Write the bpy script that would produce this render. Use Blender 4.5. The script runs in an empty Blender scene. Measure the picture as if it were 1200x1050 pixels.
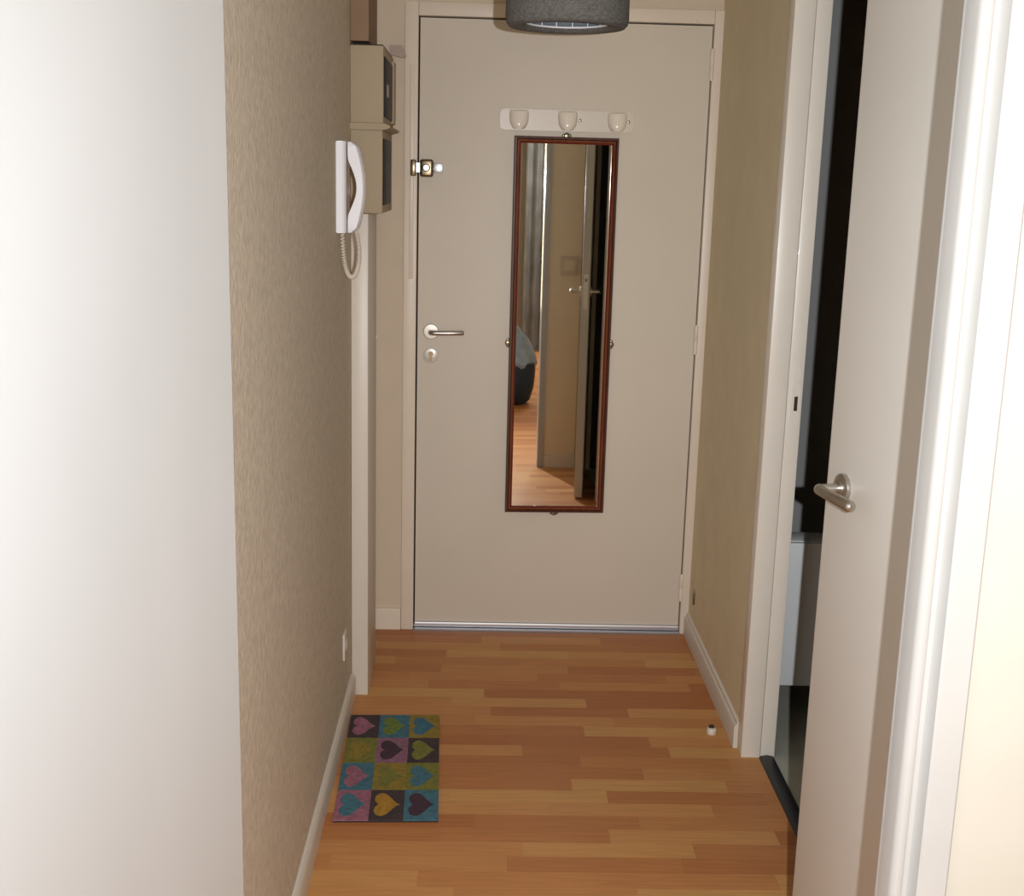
import bpy, bmesh, math, random
from mathutils import Vector, Matrix
random.seed(4)
C = bpy.context.scene.collection
PI = math.pi

# ---------------------------------------------------------------- materials
def srgb(r, g, b):
    f = lambda c: (c/255/12.92) if c/255 <= .04045 else ((c/255+.055)/1.055)**2.4
    return (f(r), f(g), f(b), 1)

def mat(name, col, rough=.5, metal=0, noise=0, nscale=8, bump=0, bscale=200, spec=.5, coat=0, trans=0, alpha=1, stretch=(1,1,1), emit=None, estr=0, bdist=.01, detail=3):
    m = bpy.data.materials.new(name); m.use_nodes = True
    nt = m.node_tree; b = nt.nodes['Principled BSDF']
    b.inputs['Base Color'].default_value = col
    b.inputs['Roughness'].default_value = rough
    b.inputs['Metallic'].default_value = metal
    b.inputs['Specular IOR Level'].default_value = spec
    b.inputs['Coat Weight'].default_value = coat
    b.inputs['Transmission Weight'].default_value = trans
    if emit:
        b.inputs['Emission Color'].default_value = emit; b.inputs['Emission Strength'].default_value = estr
    tc = nt.nodes.new('ShaderNodeTexCoord'); mp = nt.nodes.new('ShaderNodeMapping')
    mp.inputs['Scale'].default_value = stretch
    nt.links.new(tc.outputs['Object'], mp.inputs['Vector'])
    n = nt.nodes.new('ShaderNodeTexNoise'); n.inputs['Scale'].default_value = nscale; n.inputs['Detail'].default_value = detail
    nt.links.new(mp.outputs[0], n.inputs['Vector'])
    cr = nt.nodes.new('ShaderNodeValToRGB')
    k = noise
    cr.color_ramp.elements[0].position = .3; cr.color_ramp.elements[1].position = .7
    cr.color_ramp.elements[0].color = tuple(c*(1-k) for c in col[:3]) + (1,)
    cr.color_ramp.elements[1].color = tuple(min(1, c*(1+k*.5)) for c in col[:3]) + (1,)
    nt.links.new(n.outputs['Fac'], cr.inputs['Fac'])
    nt.links.new(cr.outputs['Color'], b.inputs['Base Color'])
    if bump:
        n2 = nt.nodes.new('ShaderNodeTexNoise'); n2.inputs['Scale'].default_value = bscale; n2.inputs['Detail'].default_value = 3
        nt.links.new(mp.outputs[0], n2.inputs['Vector'])
        bp = nt.nodes.new('ShaderNodeBump'); bp.inputs['Strength'].default_value = bump; bp.inputs['Distance'].default_value = bdist
        nt.links.new(n2.outputs['Fac'], bp.inputs['Height']); nt.links.new(bp.outputs[0], b.inputs['Normal'])
    return m

M = {}
M['paper']   = mat('textured_wallpaper', srgb(210,199,180), .75, noise=.14, nscale=55, bump=.5, bscale=110, bdist=.004)
M['beige']   = mat('beige_wall', srgb(220,206,172), .7, noise=.05, nscale=10, bump=.15, bscale=160, bdist=.002)
M['end']     = mat('end_wall_paint', srgb(208,192,170), .7, noise=.04, nscale=10, bump=.12, bscale=160, bdist=.002)
M['near']    = mat('pale_wall', srgb(208,210,209), .6, noise=.05, nscale=2.6, bump=.06, bscale=60, bdist=.002, stretch=(1,1,.5))
M['cream']   = mat('cream_wall', srgb(188,184,172), .7, noise=.03)
M['gloss']   = mat('white_gloss_paint', srgb(231,223,208), .35, noise=.03, nscale=6, coat=.15)
M['casing']  = mat('casing_paint', srgb(180,179,175), .3, noise=.04, nscale=9, coat=.3)
M['door']    = mat('front_door_paint', srgb(218,208,193), .5, noise=.03, nscale=3, bump=.05, bscale=30, bdist=.002)
M['frame']   = mat('front_frame_paint', srgb(226,213,196), .4, noise=.03)
M['leaf']    = mat('side_door_paint', srgb(214,210,201), .45, noise=.03, nscale=3)
M['tan']     = mat('tan_panel', srgb(138,112,88), .8, noise=.08, nscale=12)  # plain tan for the section above the meter box
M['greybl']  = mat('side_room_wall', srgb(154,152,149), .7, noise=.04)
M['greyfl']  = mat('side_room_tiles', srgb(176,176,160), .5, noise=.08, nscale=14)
M['darkw']   = mat('side_room_painted_shade', srgb(70,62,52), .8, noise=.1)  # the side room's lack of light is put into this wall colour
M['bright']  = mat('corridor_side_paint', srgb(232,216,186), .75, noise=.04)
M['ceil']    = mat('ceiling_paint', srgb(226,220,206), .8, noise=.02)
M['alu']     = mat('brushed_aluminium', srgb(196,192,184), .32, 1, noise=.06, nscale=40, stretch=(1,12,12))
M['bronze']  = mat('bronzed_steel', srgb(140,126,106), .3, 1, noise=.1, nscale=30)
M['chrome']  = mat('bright_chrome', srgb(196,197,202), .42, 1, noise=.02)
M['rose']    = mat('satin_rose', srgb(226,222,214), .35, .35, noise=.03)
M['dark']    = mat('painted_gap_shade', srgb(32,26,22), .7, noise=.1)  # shade inside narrow gaps, put into the colour
M['smoke']   = mat('smoked_window', srgb(26,20,24), .5, noise=.1, spec=.15)
M['boxp']    = mat('meter_box_plastic', srgb(170,154,128), .75, noise=.03)
M['duct']    = mat('duct_plastic', srgb(212,203,190), .4, noise=.02)
M['white']   = mat('white_plastic', srgb(228,228,232), .3, noise=.02, coat=.2)
M['wire']    = mat('white_cord', srgb(214,204,190), .45, noise=.02)
M['mauve']   = mat('mauve_plastic', srgb(168,146,132), .5, noise=.05)
M['clear']   = mat('clear_acrylic', srgb(204,192,175), .34, noise=.02, coat=0)
M['hook']    = mat('clear_hook', srgb(240,232,218), .16, noise=.02, coat=.3)
M['wood']    = mat('mahogany_moulding', srgb(120,62,36), .32, noise=.3, nscale=14, stretch=(6,6,1), coat=.4)
M['woodd']   = mat('dark_mahogany', srgb(78,44,30), .38, noise=.3, nscale=14, stretch=(6,6,1), coat=.3)
M['woodr']   = mat('red_mahogany', srgb(116,42,32), .3, noise=.2, nscale=14, coat=.4)
M['steeld']  = mat('black_threshold', srgb(58,58,60), .35, .7, noise=.1)
M['appl']    = mat('white_enamel', srgb(220,221,219), .35, noise=.02)
M['fabric']  = mat('grey_linen', srgb(103,102,98), .9, noise=.4, nscale=140, bump=.6, bscale=420, bdist=.002, stretch=(1,1,1.6), detail=6)
M['fabin']   = mat('grey_lining', srgb(112,118,128), .8, noise=.1, nscale=80)
M['wirew']   = mat('white_wire', srgb(236,238,244), .35, noise=.01)
M['rubber']  = mat('black_rubber', srgb(45,38,32), .6, noise=.05)
M['navy']    = mat('navy_cloth', srgb(42,58,72), .85, noise=.2, nscale=20)
M['sky']     = mat('pale_blue_cloth', srgb(150,172,188), .85, noise=.15, nscale=20)
M['pink']    = mat('rose_curtain', srgb(168,122,124), .85, noise=.15, nscale=20)
M['sheer']   = mat('grey_curtain', srgb(120,122,122), .85, noise=.3, nscale=9, stretch=(1,1,.6))
M['glass']   = mat('window_glass', srgb(240,244,248), .05, trans=1)

def mirror_mat():
    m = bpy.data.materials.new('silvered_glass'); m.use_nodes = True
    nt = m.node_tree; b = nt.nodes['Principled BSDF']
    b.inputs['Metallic'].default_value = 1; b.inputs['Base Color'].default_value = srgb(238,238,234)
    b.inputs['Roughness'].default_value = .015
    return m
M['mirror'] = mirror_mat()

def floor_mat():
    m = bpy.data.materials.new('laminate_strips'); m.use_nodes = True
    nt = m.node_tree; N = nt.nodes; L = nt.links; b = N['Principled BSDF']
    b.inputs['Roughness'].default_value = .45; b.inputs['Specular IOR Level'].default_value = .22
    tc = N.new('ShaderNodeTexCoord'); sp = N.new('ShaderNodeSeparateXYZ'); L.new(tc.outputs['Object'], sp.inputs[0])
    def math_(op, a, bb=None):
        n = N.new('ShaderNodeMath'); n.operation = op
        for i, v in enumerate((a, bb)):
            if v is None: continue
            if isinstance(v, (int, float)): n.inputs[i].default_value = v
            else: L.new(v, n.inputs[i])
        return n.outputs[0]
    W = .064
    row = math_('FLOOR', math_('DIVIDE', sp.outputs['Y'], W))
    wn = N.new('ShaderNodeTexWhiteNoise'); wn.noise_dimensions = '1D'; L.new(row, wn.inputs['W'])
    off = math_('MULTIPLY', wn.outputs['Value'], 1.7)
    xs = math_('DIVIDE', math_('ADD', sp.outputs['X'], off), .41)
    col = math_('FLOOR', xs)
    cb = N.new('ShaderNodeCombineXYZ'); L.new(row, cb.inputs[0]); L.new(col, cb.inputs[1])
    w2 = N.new('ShaderNodeTexWhiteNoise'); w2.noise_dimensions = '3D'; L.new(cb.outputs[0], w2.inputs['Vector'])
    cr = N.new('ShaderNodeValToRGB')
    e = cr.color_ramp.elements
    e[0].position = 0; e[0].color = srgb(174,110,64)
    e[1].position = 1; e[1].color = srgb(202,152,92)
    x = e.new(.35); x.color = srgb(186,124,74)
    x = e.new(.7); x.color = srgb(196,138,84)
    L.new(w2.outputs['Value'], cr.inputs['Fac'])
    mp = N.new('ShaderNodeMapping'); mp.inputs['Scale'].default_value = (2.5, 38, 1)
    ad = N.new('ShaderNodeVectorMath'); ad.operation = 'ADD'
    sc = N.new('ShaderNodeVectorMath'); sc.operation = 'SCALE'; sc.inputs['Scale'].default_value = 7.3
    L.new(w2.outputs['Color'], sc.inputs[0]); L.new(tc.outputs['Object'], ad.inputs[0]); L.new(sc.outputs[0], ad.inputs[1])
    L.new(ad.outputs[0], mp.inputs['Vector'])
    ns = N.new('ShaderNodeTexNoise'); ns.inputs['Scale'].default_value = 3; ns.inputs['Detail'].default_value = 6; L.new(mp.outputs[0], ns.inputs['Vector'])
    g = N.new('ShaderNodeMapRange'); g.inputs['To Min'].default_value = .88; g.inputs['To Max'].default_value = 1.06; g.inputs['From Min'].default_value = .3; g.inputs['From Max'].default_value = .7
    L.new(ns.outputs['Fac'], g.inputs['Value'])
    # seams
    fy = math_('FRACT', math_('DIVIDE', sp.outputs['Y'], W)); fx = math_('FRACT', xs)
    sy = math_('LESS_THAN', fy, .03); sx = math_('LESS_THAN', fx, .004)
    seam = math_('MAXIMUM', sy, sx)
    dk = math_('SUBTRACT', 1, math_('MULTIPLY', seam, .08))
    gg = math_('MULTIPLY', g.outputs[0], dk)
    mx = N.new('ShaderNodeVectorMath'); mx.operation = 'SCALE'; L.new(cr.outputs['Color'], mx.inputs[0]); L.new(gg, mx.inputs['Scale'])
    L.new(mx.outputs[0], b.inputs['Base Color'])
    return m
M['floor'] = floor_mat()

# ---------------------------------------------------------------- mesh helpers
def box(bm, x0, x1, y0, y1, z0, z1, bev=0, seg=2, mi=0):
    vs = [bm.verts.new((x, y, z)) for x in (x0, x1) for y in (y0, y1) for z in (z0, z1)]
    f = [(0,1,3,2),(4,6,7,5),(0,4,5,1),(2,3,7,6),(0,2,6,4),(1,5,7,3)]
    fs = [bm.faces.new([vs[i] for i in q]) for q in f]
    for q in fs: q.material_index = mi
    if bev:
        es = {e for q in fs for e in q.edges}
        r = bmesh.ops.bevel(bm, geom=list(es), offset=bev, segments=seg, affect='EDGES', profile=.5)
        for q in r['faces']: q.material_index = mi
    return fs

def prism(bm, pts, axis, a, b, mi=0):
    """extrude 2D outline pts along an axis between a and b"""
    def P(u, v, w):
        return {'x': (w, u, v), 'y': (u, w, v), 'z': (u, v, w)}[axis]
    A = [bm.verts.new(P(u, v, a)) for u, v in pts]; B = [bm.verts.new(P(u, v, b)) for u, v in pts]
    n = len(pts); fs = [bm.faces.new(A), bm.faces.new(B[::-1])]
    for i in range(n): fs.append(bm.faces.new((A[i], B[i], B[(i+1) % n], A[(i+1) % n])))
    for f in fs: f.material_index = mi
    return fs

def tube(bm, pts, r, seg=12, cap=True):
    pts = [Vector(p) for p in pts]; rings = []
    rr = r if isinstance(r, (list, tuple)) else [r]*len(pts)
    up = None
    for i, p in enumerate(pts):
        t = (pts[min(i+1, len(pts)-1)] - pts[max(i-1, 0)]).normalized()
        if up is None:
            up = Vector((0,0,1)) if abs(t.z) < .9 else Vector((1,0,0))
        u = (up - t*up.dot(t)).normalized(); v = t.cross(u); up = u
        rings.append([bm.verts.new(p + (u*math.cos(a) + v*math.sin(a))*rr[i]) for a in [2*PI*k/seg for k in range(seg)]])
    for A, B in zip(rings, rings[1:]):
        for k in range(seg): bm.faces.new((A[k], A[(k+1) % seg], B[(k+1) % seg], B[k]))
    if cap: bm.faces.new(rings[0][::-1]); bm.faces.new(rings[-1])

def lathe(bm, prof, c, axis=(0,0,1), seg=40, closed=False):
    """prof: (radius, height) along axis from c"""
    ax = Vector(axis).normalized(); u = Vector((1,0,0)) if abs(ax.x) < .9 else Vector((0,1,0))
    u = (u - ax*u.dot(ax)).normalized(); v = ax.cross(u); c = Vector(c); rings = []
    for r, h in prof:
        if r < 1e-6: rings.append([bm.verts.new(c + ax*h)])
        else: rings.append([bm.verts.new(c + ax*h + (u*math.cos(2*PI*k/seg) + v*math.sin(2*PI*k/seg))*r) for k in range(seg)])
    prs = list(zip(rings, rings[1:]))
    if closed: prs.append((rings[-1], rings[0]))
    for A, B in prs:
        for k in range(seg):
            a = [A[k % len(A)], A[(k+1) % len(A)], B[(k+1) % len(B)], B[k % len(B)]]
            q = []
            for w in a:
                if w not in q: q.append(w)
            if len(q) > 2: bm.faces.new(q)

def thing(name, label, cat, loc, rotz=0, group=None):
    o = bpy.data.objects.new(name, None); C.objects.link(o); o.empty_display_size = .05
    o.location = loc; o.rotation_euler = (0, 0, rotz)
    if label: o['label'] = label
    if cat: o['category'] = cat
    if group: o['group'] = group
    return o

def obj(name, bm, m, parent=None, local=False, smooth=35, label=None, origin=None):
    """vertices are in world space unless local; children of unrotated empties are shifted back"""
    bmesh.ops.recalc_face_normals(bm, faces=bm.faces[:])
    off = Vector((0,0,0))
    base = parent
    tot = Vector((0,0,0))
    while base is not None and not local:
        tot += base.location; base = base.parent
    if not bm.verts: raise ValueError(name)
    lo = Vector([min(v.co[i] for v in bm.verts) for i in range(3)]); hi = Vector([max(v.co[i] for v in bm.verts) for i in range(3)])
    o_w = Vector(((lo.x+hi.x)/2, (lo.y+hi.y)/2, lo.z)) if origin is None else Vector(origin)
    bmesh.ops.translate(bm, verts=bm.verts[:], vec=-o_w)
    me = bpy.data.meshes.new(name); bm.to_mesh(me); bm.free()
    for mm in (m if isinstance(m, (list, tuple)) else [m]): me.materials.append(mm)
    o = bpy.data.objects.new(name, me); C.objects.link(o)
    o.location = o_w - (tot if not local else Vector((0,0,0)))
    if parent: o.parent = parent
    if label: o['label'] = label
    if smooth:
        for p in me.polygons: p.use_smooth = True
        try: me.set_sharp_from_angle(angle=math.radians(smooth))
        except Exception: pass
    return o

def tag(o, label, cat, group=None):
    o['label'] = label; o['category'] = cat
    if group: o['group'] = group
    return o

def B(*a, **k):
    bm = bmesh.new(); box(bm, *a, **k); return bm

def struct(name, bm, m, label=None, parent=None):
    o = obj(name, bm, m, parent)
    if parent is None:
        o['kind'] = 'structure'
        if label: o['label'] = label
    return o

# ---------------------------------------------------------------- dimensions
H = 1.5546          # lens height
XL, XR = -.37, .75  # corridor walls
YD = 4.07           # front door plane
ZC = 2.50
YN0, YN1 = 1.41, 1.45   # partition between the living room and the corridor
XN = -.3655         # near left wall
YL = 1.80          # where the near left wall lining ends
XI = .541           # right jamb of passage

# ---------------------------------------------------------------- shell
bm = bmesh.new(); box(bm, -.68, .80, 1.43, YD+.02, -.05, 0); box(bm, -.68, 2.7, -3.5, 1.43, -.05, 0)
struct('floor', bm, M['floor'], 'laminate floor of short orange beech strips laid across the corridor')
struct('floor_side_room', B(.80, 2.3, 1.2, 3.95, -.05, -.0005), M['greyfl'], 'grey green floor of the side room')
struct('ceiling', B(-.7, 2.7, -3.6, 4.3, ZC, ZC+.05), M['ceil'], 'pale ceiling over the corridor')
struct('wall_left', B(XL-.1, XL, YL, YD+.12, 0, ZC), M['paper'], 'left corridor wall with mottled beige textured wallpaper')
bm = bmesh.new(); prism(bm, [(XN, YL), (-.5055, 1.10), (-.5055, -3.5), (-.68, -3.5), (-.68, YL)], 'z', 0, ZC)  # splay angle shaped so the flash falls off gently along the wall
struct('wall_left_near', bm, M['near'], 'nearest left wall, pale smooth and splayed outwards, lit white by the flash')
# end wall with opening for the front door
bm = bmesh.new(); box(bm, XL-.1, -.256, YD, YD+.12, 0, ZC); box(bm, -.256, .758, YD, YD+.12, 2.086, ZC); box(bm, .758, .95, YD, YD+.12, 0, ZC)
struct('wall_front', bm, M['end'], 'beige end wall around the front door')
# right wall: far piece, piece between doorways, headers
bm = bmesh.new(); box(bm, XR, XR+.09, 3.17, YD, 0, ZC); struct('wall_right', bm, M['beige'], 'right corridor wall between front door and side doorway')
bm = bmesh.new(); box(bm, XR, XR+.08, 2.24, 2.44, 0, ZC); box(bm, XR, XR+.08, 2.44, 3.17, 2.09, ZC); box(bm, XR, XR+.08, YN1, 2.24, 2.09, ZC); box(bm, XR+.01, XR+.08, YN1, 1.50, 0, 2.09)
struct('wall_right_near', bm, M['beige'], 'right corridor wall above and between the side doorways')
# partition the camera looks past
bm = bmesh.new(); box(bm, .575, 2.62, YN0, YN1, 0, ZC); box(bm, -.48, .575, YN0, YN1, 2.32, ZC)
struct('wall_partition', bm, M['cream'], 'cream partition wall at the near right edge')
struct('wall_partition_back', B(.575, XR, YN1, YN1+.006, 0, ZC), M['bright'], 'beige back face of the near partition, seen in the mirror')
# living room shell
bm = bmesh.new(); box(bm, 2.6, 2.7, -3.5, YN0, 0, ZC); struct('wall_living_right', bm, M['cream'])
bm = bmesh.new(); box(bm, -.68, -.15, -3.6, -3.5, 0, ZC); box(bm, -.15, .75, -3.6, -3.5, 2.3, ZC); box(bm, -.15, .75, -3.6, -3.5, 0, .35); box(bm, .75, 2.7, -3.6, -3.5, 0, ZC)
struct('wall_back', bm, M['greybl'])
# side room
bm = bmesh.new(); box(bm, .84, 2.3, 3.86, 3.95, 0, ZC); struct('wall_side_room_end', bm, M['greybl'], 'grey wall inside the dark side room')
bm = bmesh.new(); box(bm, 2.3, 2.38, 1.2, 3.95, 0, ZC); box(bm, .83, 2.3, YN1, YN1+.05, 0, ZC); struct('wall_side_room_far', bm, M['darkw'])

# unseen window added in the living room back wall to house the warm fill
w = thing('added_window_1', None, None, (.3, -3.55, .35)); w['kind'] = 'structure'
bm = bmesh.new()
for a in [(-.15,-.10,.35,2.3),(.70,.75,.35,2.3),(.275,.325,.40,2.25),(-.10,.70,.35,.40),(-.10,.70,2.25,2.3)]:
    box(bm, a[0], a[1], -3.58, -3.52, a[2], a[3])
obj('window_frame', bm, M['gloss'], w)
obj('window_pane', B(-.10, .70, -3.555, -3.55, .40, 2.25), M['glass'], w)

# passage casing on the right (near, bright)
def casing_profile():
    return [(XI, YN1+.004), (XI, 1.412), (.543, 1.405), (.547, 1.401), (.553, 1.401), (.556, 1.403), (.559, 1.416), (.563, 1.421), (.569, 1.421), (.573, 1.416), (.575, 1.403), (.578, 1.4), (.611, 1.4), (.614, 1.403), (.614, YN0), (.5755, YN0), (.5755, YN0+.014), (.5745, YN0+.016), (.5745, YN1+.004)]
bm = bmesh.new(); prism(bm, casing_profile(), 'z', 0, 2.32)
struct('trim_1', bm, M['casing'], 'bright white moulded door casing at the near right')
bm = bmesh.new(); prism(bm, [(XI+.035, YN1), (XI+.035, YN1+.012), (XI+.002, YN1+.012), (XI-.001, YN1+.004), (XI, YN1)], 'z', 0, 2.32)
struct('trim_2', bm, M['casing'], 'white casing edge on the corridor side of the near passage')

# baseboards
def skirt(name, pts, axis, a, b, m, label):
    bm = bmesh.new(); prism(bm, pts, axis, a, b); struct(name, bm, m, label)
pl = [(XL, 0), (XL+.014, 0), (XL+.014, .058), (XL+.011, .066), (XL+.005, .072), (XL, .072)]
skirt('baseboard_left', pl, 'y', YL+.001, 3.492, M['duct'], 'cream baseboard along the left wall')
pr = [(XR, 0), (XR-.014, 0), (XR-.014, .062), (XR-.011, .068), (XR-.008, .07), (XR-.007, .078), (XR, .082)]
skirt('baseboard_right', pr, 'y', 3.178, YD-.012, M['duct'], 'cream baseboard along the right wall')
pf = [(YD, 0), (YD-.012, 0), (YD-.012, .072), (YD-.009, .076), (YD, .076)]
skirt('baseboard_front', pf, 'x', XL, -.2575, M['frame'], 'short white baseboard left of the front door')
skirt('baseboard_partition', [(YN1+.006, 0), (YN1+.018, 0), (YN1+.018, .07), (YN1+.006, .07)], 'x', .58, XR, M['gloss'], 'short baseboard on the corridor side of the partition')
skirt('baseboard_living', [(-3.5, 0), (-3.488, 0), (-3.488, .07), (-3.5, .07)], 'x', .76, 2.6, M['gloss'], 'baseboard of the living room back wall')

# side doorway frame (far jamb, header, near jamb)
bm = bmesh.new()
box(bm, XR-.003, XR+.0495, 3.12, 3.176, 0, 2.13, bev=.002)
box(bm, XR+.0508, XR+.0905, 3.122, 3.17, 0, 2.09, bev=.002)
struct('trim_3', bm, M['gloss'], 'white far jamb and casing of the side doorway')
bm = bmesh.new(); box(bm, XR-.010, XR+.08, 2.43, 3.12, 2.05, 2.13, bev=.003); struct('trim_4', bm, M['gloss'], 'white head casing of the side doorway')
bm = bmesh.new(); box(bm, XR-.010, XR+.08, 2.385, 2.44, 0, 2.13, bev=.003); struct('trim_5', bm, M['gloss'], 'white near jamb of the side doorway')
bm = bmesh.new(); box(bm, XR-.010, XR+.08, 2.20, 2.255, 0, 2.13, bev=.003); box(bm, XR-.010, XR+.08, 1.5, 2.2, 2.06, 2.13, bev=.003); struct('trim_6', bm, M['gloss'], 'white casing behind the open side door')

# strike plate on the far jamb
sp = thing('strike_plate', 'small painted-over latch plate with a dark slot on the white side doorway jamb', 'strike plate', (.8225, 3.122, .96))
bm = bmesh.new(); prism(bm, [(.814, .945), (.832, .945), (.834, .95), (.834, 1.045), (.830, 1.052), (.818, 1.052), (.812, 1.045), (.812, .95)], 'y', 3.1198, 3.1222); obj('plate', bm, M['gloss'], sp)
obj('latch_hole', B(.819, .828, 3.1190, 3.1199, .980, 1.018), M['bronze'], sp, label='dull metal latch slot')
bm = bmesh.new(); prism(bm, [(.823+.010*math.cos(2*PI*k/20), 1.080+.018*math.sin(2*PI*k/20)) for k in range(20)], 'y', 3.1195, 3.1222); obj('bolt_cap', bm, M['gloss'], sp)

# threshold
th = tag(obj('threshold_strip', (lambda b: (prism(b, [(.797, 0), (.840, 0), (.836, .006), (.818, .009), (.801, .006)], 'y', 2.445, 3.119), b)[1])(bmesh.new()), M['steeld']),
    'dark metal threshold strip on the floor across the side doorway', 'threshold strip')

# ---------------------------------------------------------------- front door
d = thing('door_1', 'cream painted front door closed at the end of the corridor', None, (.25, YD, 0)); d['kind'] = 'structure'
bm = bmesh.new()
yf = YD-.012
box(bm, -.2565, -.2135, yf, YD+.06, 0, 2.0855, bev=.003)
box(bm, .7215, .7575, yf, YD+.06, 0, 2.0855, bev=.003)
box(bm, -.2135, .7215, yf+.0004, YD+.06, 2.0435, 2.0855, bev=.003)
obj('door_frame', bm, M['frame'], d)
obj('gap_shade_sheet', B(-.215, .722, YD+.045, YD+.06, 0, 2.045), M['dark'], d, label='dark sheet behind the front door, painted as the shade in its gap')  # dark sheet behind the leaf paints the shade seen through the gap
obj('door_leaf', B(-.2085, .7175, YD-.004, YD+.04, .008, 2.0385, bev=.0015), M['door'], d)
# aluminium weather bar
bm = bmesh.new()
prism(bm, [(YD-.004, .012), (YD-.012, .014), (YD-.014, .022), (YD-.012, .029), (YD-.004, .031)], 'x', -.208, .717)
prism(bm, [(YD-.004, .0), (YD-.026, .0), (YD-.027, .006), (YD-.018, .010), (YD-.004, .011)], 'x', -.212, .72)
obj('weather_bar', bm, M['chrome'], d, label='shiny aluminium strip along the door bottom')
for z in (1.90, 1.02, .15):
    bm = bmesh.new(); lathe(bm, [(0, 0), (.005, .001), (.0072, .004), (.0072, .046), (.0058, .048), (.0072, .05), (.0072, .096), (.005, .1), (0, .101)], (.7195, YD-.010, z-.03), (0,0,1), 16)
    obj('hinge', bm, M['frame'], d)
# lever handle
bm = bmesh.new(); hx, hz = -.163, 1.048
lathe(bm, [(0,-.001), (.0255, 0), (.0262, .003), (.0262, .008), (.023, .0105), (.012, .011), (0, .011)], (hx, YD-.004, hz), (0,-1,0), 40)
hr_ = obj('handle_rose', bm, M['rose'], d, label='pale satin round rose')
bm = bmesh.new(); pts = [(hx, YD-.012, hz), (hx, YD-.038, hz)]
for k in range(1, 8):
    a = PI/2*k/7; pts.append((hx+.013-.013*math.cos(a), YD-.038-.013*math.sin(a), hz))
pts += [(hx+.05, YD-.051, hz+.0005), (hx+.105, YD-.050, hz+.002), (hx+.11, YD-.050, hz+.002)]
tube(bm, pts, [.0085]*(len(pts)-1)+[.006], 16)
obj('lever', bm, M['alu'], hr_, label='brushed metal lever')
bm = bmesh.new()
lathe(bm, [(0,-.001), (.0250, 0), (.0257, .003), (.0257, .006), (.022, .008), (0, .008)], (hx, YD-.004, .968), (0,-1,0), 40)
ro = obj('key_rose', bm, M['rose'], d, label='pale round cylinder plate')
bm = bmesh.new(); lathe(bm, [(.0088, 0), (.0088, .003), (0, .003)], (hx, YD-.0121, .974), (0,-1,0), 24); box(bm, hx-.005, hx+.005, YD-.015, YD-.012, .950, .972)
obj('lock_cylinder', bm, M['bronze'], ro)
# surface lock
lk = obj('surface_lock', B(-.2045, -.1615, YD-.034, YD-.004, 1.548, 1.604, bev=.008, seg=4), M['bronze'], d, label='bronzed rounded rim lock')
bm = bmesh.new(); lathe(bm, [(0, 0), (.013, 0), (.013, .004), (.009, .009), (0, .0095)], (-.184, YD-.034, 1.577), (0,-1,0), 30); obj('lock_knob', bm, M['alu'], lk)
obj('lock_keeper', B(-.2345, -.2165, yf-.024, yf+.001, 1.550, 1.602, bev=.004), M['bronze'], d, label='bronzed keeper on the frame')
bm = bmesh.new(); box(bm, -.2165, -.2045, YD-.026, YD-.014, 1.562, 1.592); obj('lock_bolt', bm, M['chrome'], lk)
obj('bolt_plate', B(-.1615, -.131, YD-.012, YD-.004, 1.563, 1.593, bev=.002), M['chrome'], d, label='bright chrome plate')
obj('frame_strip', B(-.2385, -.2245, yf-.006, yf+.001, 1.22, 1.895, bev=.002), M['frame'], d, label='raised strip on the frame edge')
bm = bmesh.new(); lathe(bm, [(0, 0), (.004, 0), (.003, .006), (0, .007)], (.665, YD-.012, 2.052), (0,-1,0), 12); obj('frame_nub', bm, M['frame'], d)

# ---------------------------------------------------------------- coat rack
cr = thing('coat_rack', 'clear plastic rail with three rounded coat hooks above the mirror', 'coat rack', (.263, YD-.004, 1.703))
bm = bmesh.new(); x0, x1, z0, z1, r = .049, .479, 1.703, 1.768, .012
pts = []
for cx, cz, a0 in ((x1-r, z1-r, 0), (x0+r, z1-r, 90), (x0+r, z0+r, 180), (x1-r, z0+r, 270)):
    for k in range(6): a = math.radians(a0+18*k); pts.append((cx+r*math.cos(a), cz+r*math.sin(a)))
prism(bm, pts, 'y', YD-.0125, YD-.0045)
bmesh.ops.bevel(bm, geom=[e for e in bm.edges if abs(e.verts[0].co.y-(YD-.0125)) < 1e-4 and abs(e.verts[1].co.y-(YD-.0125)) < 1e-4], offset=.002, segments=2, affect='EDGES')
obj('rail', bm, M['clear'], cr)
for hx_ in (.110, .266, .425):
    bm = bmesh.new(); hw = .031; n = 18; rings = []
    prof = [(-.012, 1.765, 1), (-.022, 1.765, 1), (-.029, 1.761, 1), (-.033, 1.750, 1), (-.035, 1.735, .98), (-.036, 1.722, .9), (-.0355, 1.711, .68), (-.033, 1.706, .5), (-.029, 1.710, .7), (-.026, 1.722, .85), (-.021, 1.735, .95), (-.012, 1.742, .95)]
    for k in range(n+1):
        t = -1+2*k/n; bul = math.sqrt(max(0, 1-t*t*.96))
        rings.append([bm.verts.new((hx_+hw*t*s, YD-.0005+dy*(.22+.78*bul) + (0 if dy > -.013 else 0), z)) for dy, z, s in prof])
    m_ = len(prof)
    for A, Bq in zip(rings, rings[1:]):
        for j in range(m_): bm.faces.new((A[j], A[(j+1) % m_], Bq[(j+1) % m_], Bq[j]))
    bm.faces.new(rings[0][::-1]); bm.faces.new(rings[-1])
    obj('hook', bm, M['hook'], cr)
for sx_, sz_ in ((.306, 1.738), (.462, 1.737)):
    bm = bmesh.new(); lathe(bm, [(0, 0), (.0048, 0), (.004, .002), (0, .003)], (sx_, YD-.0125, sz_), (0,-1,0), 16); obj('screw', bm, M['bronze'], cr, label='small dull metal screw')

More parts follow.
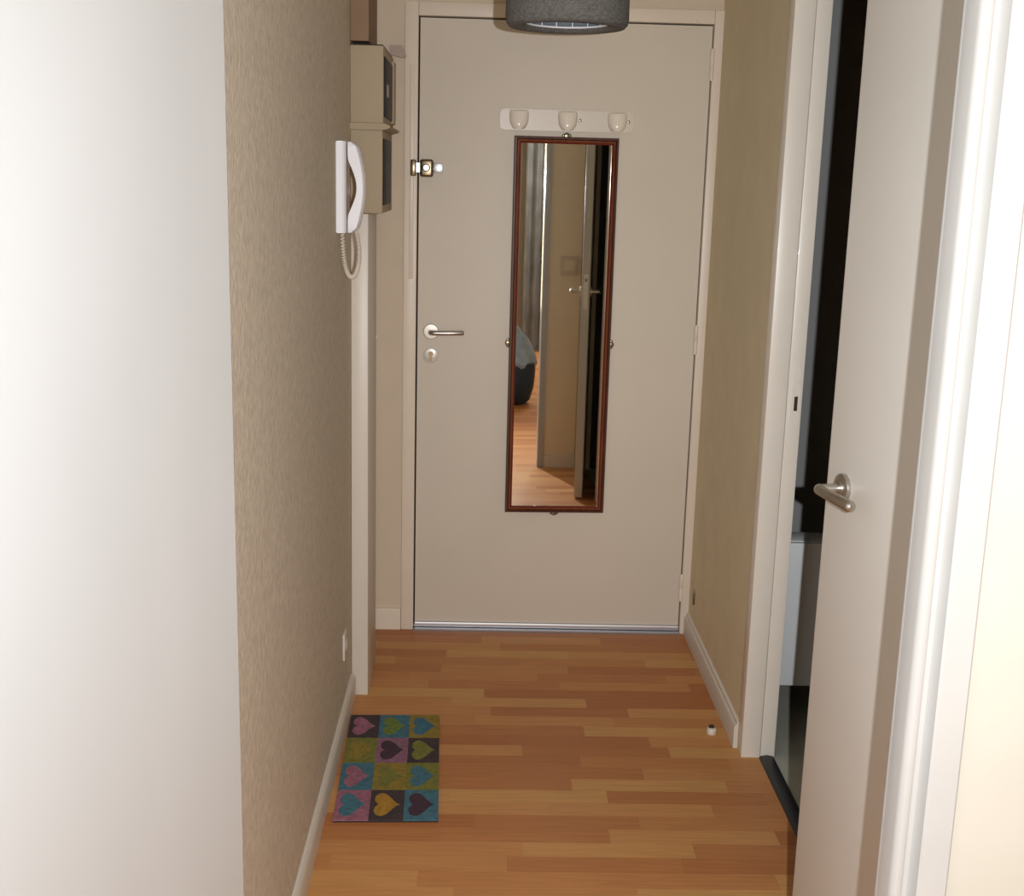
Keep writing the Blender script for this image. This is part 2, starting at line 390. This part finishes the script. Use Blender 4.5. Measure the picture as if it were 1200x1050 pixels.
# ---------------------------------------------------------------- mirror (hangs a little rotated)
mx0, mx1, mz0, mz1 = -.1685, .1685, .440, 1.685
mr = thing('wall_mirror', 'tall narrow mirror in a dark red-brown wooden frame hung on the front door', 'mirror', (.265, YD-.024, mz0), math.radians(2.33))
mr.rotation_euler.x = math.radians(-.2)
def ring(bm, prof):
    """picture-frame moulding: prof of (inset, y)"""
    rows = []
    for ins, y in prof:
        rows.append([bm.verts.new(c) for c in ((mx0+ins, y, mz0+ins-mz0), (mx1-ins, y, mz0+ins-mz0), (mx1-ins, y, mz1-ins-mz0), (mx0+ins, y, mz1-ins-mz0))])
    n = len(rows)
    for i in range(n):
        A, Bq = rows[i], rows[(i+1) % n]
        for k in range(4): bm.faces.new((A[k], A[(k+1) % 4], Bq[(k+1) % 4], Bq[k]))
bm = bmesh.new(); ring(bm, [(0, .008), (0, -.008), (.002, -.011), (.0075, -.012), (.009, -.009), (.009, .008)]); fr = obj('outer_frame', bm, M['woodd'], mr, local=True, smooth=0)
bm = bmesh.new(); ring(bm, [(.009, .006), (.009, -.007), (.011, -.0105), (.0145, -.0115), (.0175, -.009), (.0175, .006)]); obj('middle_moulding', bm, M['wood'], mr, local=True, smooth=0)
bm = bmesh.new(); ring(bm, [(.0175, .006), (.0175, -.0065), (.0195, -.008), (.022, -.006), (.022, .006)]); obj('inner_lip', bm, M['woodr'], mr, local=True, smooth=0)
bm = bmesh.new(); box(bm, mx0+.0185, mx1-.0185, -.002, .004, .0185, mz1-mz0-.0185); obj('mirror_glass', bm, M['mirror'], mr, local=True, smooth=0)
for cx_, cz_, ax_ in ((0, mz1-mz0+.004, 0), (0, -.004, 0), (mx0-.004, .578, 1), (mx1+.004, .578, 1)):
    bm = bmesh.new()
    lathe(bm, [(0, 0), (.0095, 0), (.0095, .004), (.006, .009), (0, .010)], (cx_, .006, cz_), (0,-1,0), 18)
    for s in (-1, 1):
        q = (cx_+(.0095*s if not ax_ else 0), .006, cz_+(.0095*s if ax_ else 0))
        lathe(bm, [(0, 0), (.006, 0), (.005, .004), (0, .006)], q, (0,-1,0), 12)
    obj('clip', bm, M['bronze'], mr, local=True, label='small bronzed clip')

# ---------------------------------------------------------------- pendant lamp shade
LX, LY, LZ = .181, 2.9, 1.890
lp = thing('pendant_lamp', 'grey linen drum pendant lamp with turned-in lower rim hanging before the front door', 'lamp', (LX, LY, LZ))
R = .139; HH = .20
bm = bmesh.new()
lathe(bm, [(R*.69, .012), (R*.70, .002), (R*.80, -.004), (R*.94, -.003), (R*.985, .004), (R, .016), (R*.985, HH), (R*.97, HH+.003), (R*.955, HH), (R*.968, .020), (R*.93, .008), (R*.80, .004), (R*.71, .012)], (LX, LY, LZ), seg=72, closed=True)
obj('lamp_shade', bm, M['fabric'], lp, smooth=60)
bm = bmesh.new()
def ringtube(bm, r, z, t):
    lathe(bm, [(r+t*math.cos(a), t*math.sin(a)) for a in [2*PI*k/8 for k in range(8)]], (LX, LY, z), seg=64, closed=True)
ringtube(bm, R*.685, LZ+.008, .0022)
for k in range(16):
    a = 2*PI*(k+.5)/16; c_, s_ = math.cos(a), math.sin(a)
    tube(bm, [(LX+R*.685*c_, LY+R*.685*s_, LZ+.008), (LX+R*.70*c_, LY+R*.70*s_, LZ+.05), (LX+R*.72*c_, LY+R*.72*s_, LZ+.16)], .0012, 6)
ringtube(bm, R*.72, LZ+.16, .0015)
obj('wire_frame', bm, M['wirew'], lp, label='white wire ring with uprights')
bm = bmesh.new(); lathe(bm, [(R*.76, .012), (R*.76, .17), (R*.745, .17), (R*.745, .012)], (LX, LY, LZ), seg=48, closed=True); obj('lining', bm, M['fabin'], lp)
bm = bmesh.new(); lathe(bm, [(0, .10), (.018, .10), (.02, .105), (.02, .165), (.008, .18), (0, .18)], (LX, LY, LZ), seg=24); obj('bulb_holder', bm, M['white'], lp)
bm = bmesh.new(); tube(bm, [(LX, LY, LZ+.175), (LX, LY, ZC-.03)], .003, 8)
for k in range(3):
    a = 2*PI*k/3; tube(bm, [(LX, LY, LZ+.172), (LX+R*.96*math.cos(a), LY+R*.96*math.sin(a), LZ+HH-.004)], .0015, 6)
obj('cord', bm, M['wire'], lp)
bm = bmesh.new(); lathe(bm, [(0, ZC-.034), (.02, ZC-.034), (.05, ZC-.012), (.052, ZC), (0, ZC)], (LX, LY, 0), seg=30); obj('ceiling_rose', bm, M['white'], lp)

# ---------------------------------------------------------------- electrical enclosure and trunking
XF = -.279
eb = thing('electrical_box', 'cream two-tier electrical meter box with dark slots on the left wall', 'electrical box', (XL, 3.65, 1.445))
obj('upper_box', B(XL, XF, 3.50, 3.88, 1.690, 1.895, bev=.003), M['boxp'], eb)
obj('lower_box', B(XL, XF-.002, 3.502, 3.86, 1.445, 1.672, bev=.003), M['boxp'], eb)
bm = bmesh.new(); prism(bm, [(XL, 1.672), (XF, 1.672), (XF+.018, 1.678), (XF+.018, 1.684), (XF+.004, 1.690), (XL, 1.690)], 'y', 3.499, 3.885); obj('lip', bm, M['boxp'], eb)
obj('meter_window', B(XF-.002, XF+.003, 3.515, 3.80, 1.708, 1.868, bev=.001), M['smoke'], eb, label='dark smoked window')
obj('meter_dial', B(XF+.002, XF+.005, 3.59, 3.64, 1.765, 1.80, bev=.001), M['mauve'], eb)
obj('breaker_window', B(XF-.004, XF+.001, 3.515, 3.78, 1.468, 1.650, bev=.001), M['smoke'], eb, label='dark breaker slot')
obj('window_rim', B(XF-.002, XF+.008, 3.80, 3.87, 1.700, 1.880, bev=.002), M['boxp'], eb)

tr = thing('cable_trunking', 'cream vertical cable trunking running from the meter box to the floor', 'trunking', (XL+.025, 3.63, 0))
obj('cover', B(XL+.001, -.3195, 3.50, 3.77, 0, 1.444, bev=.003), M['duct'], tr)
obj('side_channel', B(XL+.001, -.322, 3.77, 3.80, 0, 1.444, bev=.002), M['duct'], tr)
tb = tag(obj('trunking_top', B(XL+.001, -.3195, 3.50, 3.77, 1.906, ZC), M['tan']), 'tan panel above the meter box at the ceiling', 'board')  # tan section carrying the trunking line on above the box
bm = bmesh.new(); box(bm, XL+.001, XF-.002, 3.505, 3.86, 1.8945, 1.898); lid = obj('lid_painted_shadow', bm, M['dark'], eb)  # dark sheet on the box top, painting in a shadow line
bm = bmesh.new(); prism(bm, [(-.303, 1.951), (-.263, 1.951), (-.250, 1.918), (-.262, 1.914), (-.303, 1.921)], 'y', YD-.022, YD-.0005)
tag(obj('cable_cover', bm, M['mauve']), 'small brownish cable cover on the end wall beside the meter box', 'cable cover')
bm = bmesh.new(); lathe(bm, [(0, 0), (.006, 0), (.005, .004), (0, .005)], (-.322, 3.785, 1.062), (1,0,0), 16)
obj('button', bm, M['white'], tr)

# wall socket low on the left wall
so = thing('wall_socket', 'small cream socket plate low on the left wall above the baseboard', 'socket', (XL, 3.30, .20))
obj('plate', B(XL, XL+.007, 3.265, 3.325, .205, .283, bev=.003), M['duct'], so)
bm = bmesh.new(); lathe(bm, [(.020, 0), (.020, .001), (.017, .001), (.017, -.003), (0, -.003)], (XL+.007, 3.295, .244), (1,0,0), 24); obj('socket_well', bm, M['duct'], so)

# ---------------------------------------------------------------- intercom
ic = thing('intercom_handset', 'white intercom with handset and coiled cord on the left wall', 'intercom', (XL, 3.23, 1.40))
bm = bmesh.new()
prism(bm, [(XL, 3.160), (XL+.018, 3.160), (XL+.024, 3.166), (XL+.024, 3.252), (XL+.018, 3.262), (XL, 3.262)], 'z', 1.405, 1.632)
bmesh.ops.bevel(bm, geom=[e for e in bm.edges], offset=.0015, segments=2, affect='EDGES')
obj('base', bm, M['white'], ic)
bm = bmesh.new(); yc, hw = 3.21, .024
zs = [1.405 + .226*k/20 for k in range(21)]
rings = []
for k, z in enumerate(zs):
    t = k/20
    bow = math.sin(PI*t)
    xo = XL+.048 + .022*bow**.8                      # outer face bows out
    xi = XL+.0265 + (.022*math.sin(PI*(t-.18)/.64)**1.2 if .18 < t < .82 else 0)   # finger hollow in the middle
    w_ = hw*(1-.22*bow)
    if k in (0, 20): xo -= .008; w_ *= .85
    rings.append([bm.verts.new((x, y, z)) for x, y in ((xi, yc-w_), (xo-.006, yc-w_), (xo, yc-w_*.6), (xo, yc+w_*.6), (xo-.006, yc+w_), (xi, yc+w_))])
for A, Bq in zip(rings, rings[1:]):
    for j in range(6): bm.faces.new((A[j], A[(j+1) % 6], Bq[(j+1) % 6], Bq[j]))
bm.faces.new(rings[0][::-1]); bm.faces.new(rings[-1])
obj('handset', bm, M['white'], ic, smooth=50)
# coiled cord loop
path = []
P0, P1, P2, P3 = Vector((XL+.045, 3.215, 1.405)), Vector((XL+.072, 3.24, 1.30)), Vector((XL+.012, 3.20, 1.21)), Vector((XL+.012, 3.19, 1.407))
def bez(t): return P0*(1-t)**3 + P1*3*t*(1-t)**2 + P2*3*t*t*(1-t) + P3*t**3
n = 900
for k in range(n+1):
    t = k/n; p = bez(t); q = (bez(min(1, t+.001)) - bez(max(0, t-.001))).normalized()
    u = q.cross(Vector((0,1,0))).normalized(); v = q.cross(u); a = 2*PI*58*t
    path.append(p + (u*math.cos(a)+v*math.sin(a))*.0044)
bm = bmesh.new(); tube(bm, path, .0021, 5); obj('coiled_cord', bm, M['wire'], ic)
obj('call_button', B(XL+.023, XL+.0262, 3.243, 3.25, 1.50, 1.52, bev=.001), M['mauve'], ic)

# ---------------------------------------------------------------- heart doormat
TEAL=srgb(72,128,146); OLV=srgb(138,136,52); DRK=srgb(70,54,58); PNK=srgb(176,112,132); MUS=srgb(196,146,40); MAU=srgb(160,110,134); PLM=srgb(74,44,62); YOL=srgb(164,140,48); BLU=srgb(66,124,150); GRN=srgb(120,142,58)
pal = dict(TEAL=TEAL, OLV=OLV, DRK=DRK, PNK=PNK, MUS=MUS, MAU=MAU, PLM=PLM, YOL=YOL, BLU=BLU, GRN=GRN)
pm = {}
mats = []
for k, c in pal.items():
    c = tuple(x*.78+.008 for x in c[:3]) + (1,)
    pm[k] = len(mats); mats.append(mat('mat_pile_'+k.lower(), c, .95, noise=.3, nscale=90, bump=.8, bscale=420, bdist=.004))
mats.append(M['rubber'])
rows = [[('DRK','PNK'),('TEAL','GRN'),('YOL','BLU')], [('OLV','YOL'),('MAU','PLM'),('DRK','OLV')], [('TEAL','PNK'),('YOL','OLV'),('OLV','TEAL')], [('PNK','TEAL'),('DRK','MUS'),('TEAL','PLM')]]
bm = bmesh.new(); W_, L_ = .258, .600; t_ = .007
box(bm, -W_/2, W_/2, -L_/2, L_/2, 0, .004, mi=len(mats)-1)
hpts = []
for k in range(40):
    a = 2*PI*k/40; hpts.append((16*math.sin(a)**3/17, (13*math.cos(a)-5*math.cos(2*a)-2*math.cos(3*a)-math.cos(4*a)+2.5)/14.5))
for r_, row in enumerate(rows):
    for c_, (bg, fg) in enumerate(row):
        tw, tl = W_/3, L_/4; x0 = -W_/2+c_*tw; y1 = L_/2-r_*tl
        box(bm, x0, x0+tw, y1-tl, y1, .004, t_, mi=pm[bg])
        cx, cy = x0+tw/2, y1-tl/2
        # hearts point towards the right
        prism(bm, [(cx - v*tw*.37, cy + u*tl*.40) for u, v in hpts], 'z', t_-.001, t_+.0012, mi=pm[fg])
dm = obj('doormat', bm, mats, None, origin=(0,0,0), smooth=0)
dm.location = (-.216, 3.046, 0.0005); dm.rotation_euler = (0, 0, math.radians(1.7))
tag(dm, 'small doormat of twelve coloured squares with hearts on the laminate floor', 'doormat')

# ---------------------------------------------------------------- door stop
ds = thing('door_stop', 'tiny round white door stop with dark top on the floor near the right wall', 'door stop', (.692, 3.27, 0))
bm = bmesh.new(); lathe(bm, [(0, 0), (.0135, 0), (.0142, .004), (.0138, .014), (.011, .018), (0, .0185)], (.692, 3.27, 0), seg=28); obj('body', bm, M['wire'], ds)
bm = bmesh.new(); lathe(bm, [(0, .0182), (.0085, .0182), (.0085, .022), (.006, .0245), (0, .025)], (.692, 3.272, 0), seg=20); obj('cap', bm, M['rubber'], ds, label='dark rubber cap')
tag(obj('dark_wall_block', B(XR-.006, XR+.001, 3.955, 3.972, .145, .195, bev=.002), M['bronze']), 'tiny dark block on the right wall just above the baseboard beside the front door', 'catch')  # small dark block flat against the wall

# ---------------------------------------------------------------- open side door
ang = math.atan2(.64-.7655, 2.166-1.515)      # direction of the leaf in plan
LW = math.hypot(.64-.7655, 2.166-1.515)
sd = thing('door_2', 'plain cream side door standing ajar into the corridor', None, (.7655, 1.515, 0), -ang); sd['kind'] = 'structure'
# local frame: +Y along leaf towards its free edge, -X towards the corridor
obj('door_leaf', B(0, .040, .002, LW, .008, 2.035, bev=.0025), M['leaf'], sd, local=True)
for side, sx in ((0, -1), (1, 1)):
    fx = 0 if side == 0 else .040
    hy, hz = LW-.068, 1.031
    bm = bmesh.new(); lathe(bm, [(0, -.001), (.0255, 0), (.0262, .003), (.0255, .008), (.021, .0105), (.0135, .011), (.0135, .014), (0, .014)], (fx, hy, hz), (sx,0,0), 40)
    rs = obj('handle_rose', bm, M['alu'], sd, local=True)
    o_w = rs.location.copy()
    bm = bmesh.new(); pts = [(fx+sx*.013, hy, hz), (fx+sx*.042, hy, hz)]
    for k in range(1, 8):
        a = PI/2*k/7; pts.append((fx+sx*(.042+.010*math.sin(a)), hy-.010+.010*math.cos(a), hz))
    pts += [(fx+sx*.053, hy-.05, hz), (fx+sx*.050, hy-.118, hz-.001), (fx+sx*.0495, hy-.122, hz-.001), (fx+sx*.049, hy-.125, hz-.001)]
    tube(bm, pts, [.0085]*4+[.0095]*(len(pts)-7)+[.0105, .009, .006], 18)
    lv = obj('lever', bm, M['alu'], rs, local=True)
    lv.location = lv.location - o_w
obj('latch_plate', B(.010, .030, LW-.0005, LW+.0015, .95, 1.12), M['rose'], sd, local=True)
obj('latch', B(.014, .026, LW+.001, LW+.010, 1.085, 1.10), M['bronze'], sd, local=True)
for z in (.25, 1.0, 1.8):
    bm = bmesh.new(); lathe(bm, [(0, 0), (.006, .001), (.006, .08), (0, .081)], (-.004, .004, z), (0,0,1), 14); obj('hinge', bm, M['leaf'], sd, local=True)

# ---------------------------------------------------------------- low cabinet in the side room
lc = thing('wall_cabinet', 'slim white box unit fixed low behind the jamb inside the dark side room', 'cabinet', (.84, 3.36, .13))
obj('body', B(.8405, 1.20, 3.318, 3.41, .135, .570, bev=.004), M['appl'], lc)
obj('front_panel', B(.842, 1.198, 3.300, 3.3175, .137, .568, bev=.004), M['appl'], lc)

# ---------------------------------------------------------------- things seen in the mirror
th_ = thing('thermostat', 'small beige thermostat plate on the partition, seen in the mirror', 'thermostat', (.69, YN1+.006, 1.065))
obj('case', B(.640, .735, YN1+.004, YN1+.018, 1.065, 1.165, bev=.003), M['end'], th_)
obj('dial', B(.655, .720, YN1+.018, YN1+.024, 1.085, 1.145, bev=.003), M['beige'], th_)

bs = thing('laundry_basket', 'dark blue cloth basket topped with pale blue linen, seen in the mirror', 'basket', (.61, -.60, 0))
bm = bmesh.new(); prof = [(0, 0), (.10, 0), (.135, .03), (.16, .12), (.17, .24), (.165, .30), (.155, .30), (.15, .25), (0, .24)]
lathe(bm, prof, (.61, -.60, 0), seg=40); obj('body', bm, M['navy'], bs)
bm = bmesh.new(); lathe(bm, [(.15, .27), (.165, .305), (.15, .37), (.10, .45), (.05, .52), (.02, .555), (0, .56)], (.61, -.60, 0), seg=28)
for v in bm.verts: v.co += Vector((.02*math.sin(v.co.y*40), .015*math.sin(v.co.z*50), .012*math.sin(v.co.x*55)))
obj('linen', bm, M['sky'], bs, label='pale blue folded linen')

def curtain(name, x0, x1, y, z0, z1, m, label, amp=.03, per=.09):
    bm = bmesh.new(); n = int((x1-x0)/.01); A = []; Bq = []
    for k in range(n+1):
        x = x0+(x1-x0)*k/n; yy = y+amp*math.sin(2*PI*x/per)+amp*.3*math.sin(x*31)
        A.append((bm.verts.new((x, yy, z0)), bm.verts.new((x, yy, z1)))); Bq.append((bm.verts.new((x, yy-.004, z0)), bm.verts.new((x, yy-.004, z1))))
    for k in range(n):
        bm.faces.new((A[k][0], A[k+1][0], A[k+1][1], A[k][1])); bm.faces.new((Bq[k][0], Bq[k][1], Bq[k+1][1], Bq[k+1][0]))
        bm.faces.new((A[k][1], A[k+1][1], Bq[k+1][1], Bq[k][1])); bm.faces.new((A[k][0], Bq[k][0], Bq[k+1][0], A[k+1][0]))
    for k in (0, n): bm.faces.new((A[k][0], A[k][1], Bq[k][1], Bq[k][0]))
    tag(obj(name, bm, m, smooth=60), label, 'curtain')
curtain('curtain', 1.0, 1.95, -3.40, .02, 2.3, M['sheer'], 'long grey curtain at the back of the living room, seen in the mirror')
bm = bmesh.new(); tube(bm, [(.80, -3.40, 2.33), (2.2, -3.40, 2.33)], .010, 12)
for x in (.9, 2.1): tube(bm, [(x, -3.40, 2.33), (x, -3.5, 2.33)], .006, 8)
tag(obj('curtain_rod', bm, M['bronze']), 'curtain rod on the living room back wall', 'curtain rod')

# ---------------------------------------------------------------- lights
def area(name, loc, sx, sy, power, col, rot=(0,0,0), spread=PI):
    l = bpy.data.lights.new(name, 'AREA'); l.shape = 'RECTANGLE'; l.size = sx; l.size_y = sy; l.energy = power; l.color = col; l.spread = spread
    o = bpy.data.objects.new(name, l); C.objects.link(o); o.location = loc; o.rotation_euler = rot; return o

FLASH, AMB, ROOM = 38.5, 28.0, 45.0
Mr = Matrix(((0.9993950766686227, -0.022719819292806444, 0.02633041096944577), (-0.020802936254201255, 0.21618108333061675, 0.9761316392030353), (0.027869671216599043, 0.9760889042609301, -0.21557767139705242)))
right, up, fwd = Mr[0], Mr[1], Mr[2]
Rc = Matrix((right, up, -fwd)).transposed()
cam = bpy.data.cameras.new('camera'); co = bpy.data.objects.new('camera', cam); C.objects.link(co)
cam.sensor_width = 36; cam.lens = 36*1436.92/1200; cam.clip_start = .05
co.matrix_world = Matrix.Translation((0, 0, H)) @ Rc.to_4x4()
bpy.context.scene.camera = co

fl = area('camera_flash', (0,0,0), .014, .010, FLASH, (.97, 1, 1.05), spread=2.7)
fl.matrix_world = Matrix.Translation(Vector((0,0,H)) + right*.099 + up*.012) @ Rc.to_4x4()
area('warm_fill', (.30, -3.48, 1.33), .85, 1.85, AMB, (1, .78, .46), (PI/2, 0, 0))  # added warm fill from behind the camera, placed at the added window
area('back_room_fill', (1.5, -2.5, 2.46), .5, .5, ROOM, (1, .93, .84))  # added fill to brighten the living room back wall, no lamp modelled

w = bpy.data.worlds.new('world'); bpy.context.scene.world = w; w.use_nodes = True
w.node_tree.nodes['Background'].inputs[0].default_value = (.5, .48, .42, 1); w.node_tree.nodes['Background'].inputs[1].default_value = .3
vs = bpy.context.scene.view_settings
vs.view_transform = 'Standard'; vs.look = 'None'; vs.exposure = 0; vs.gamma = 1; vs.use_curve_mapping = False
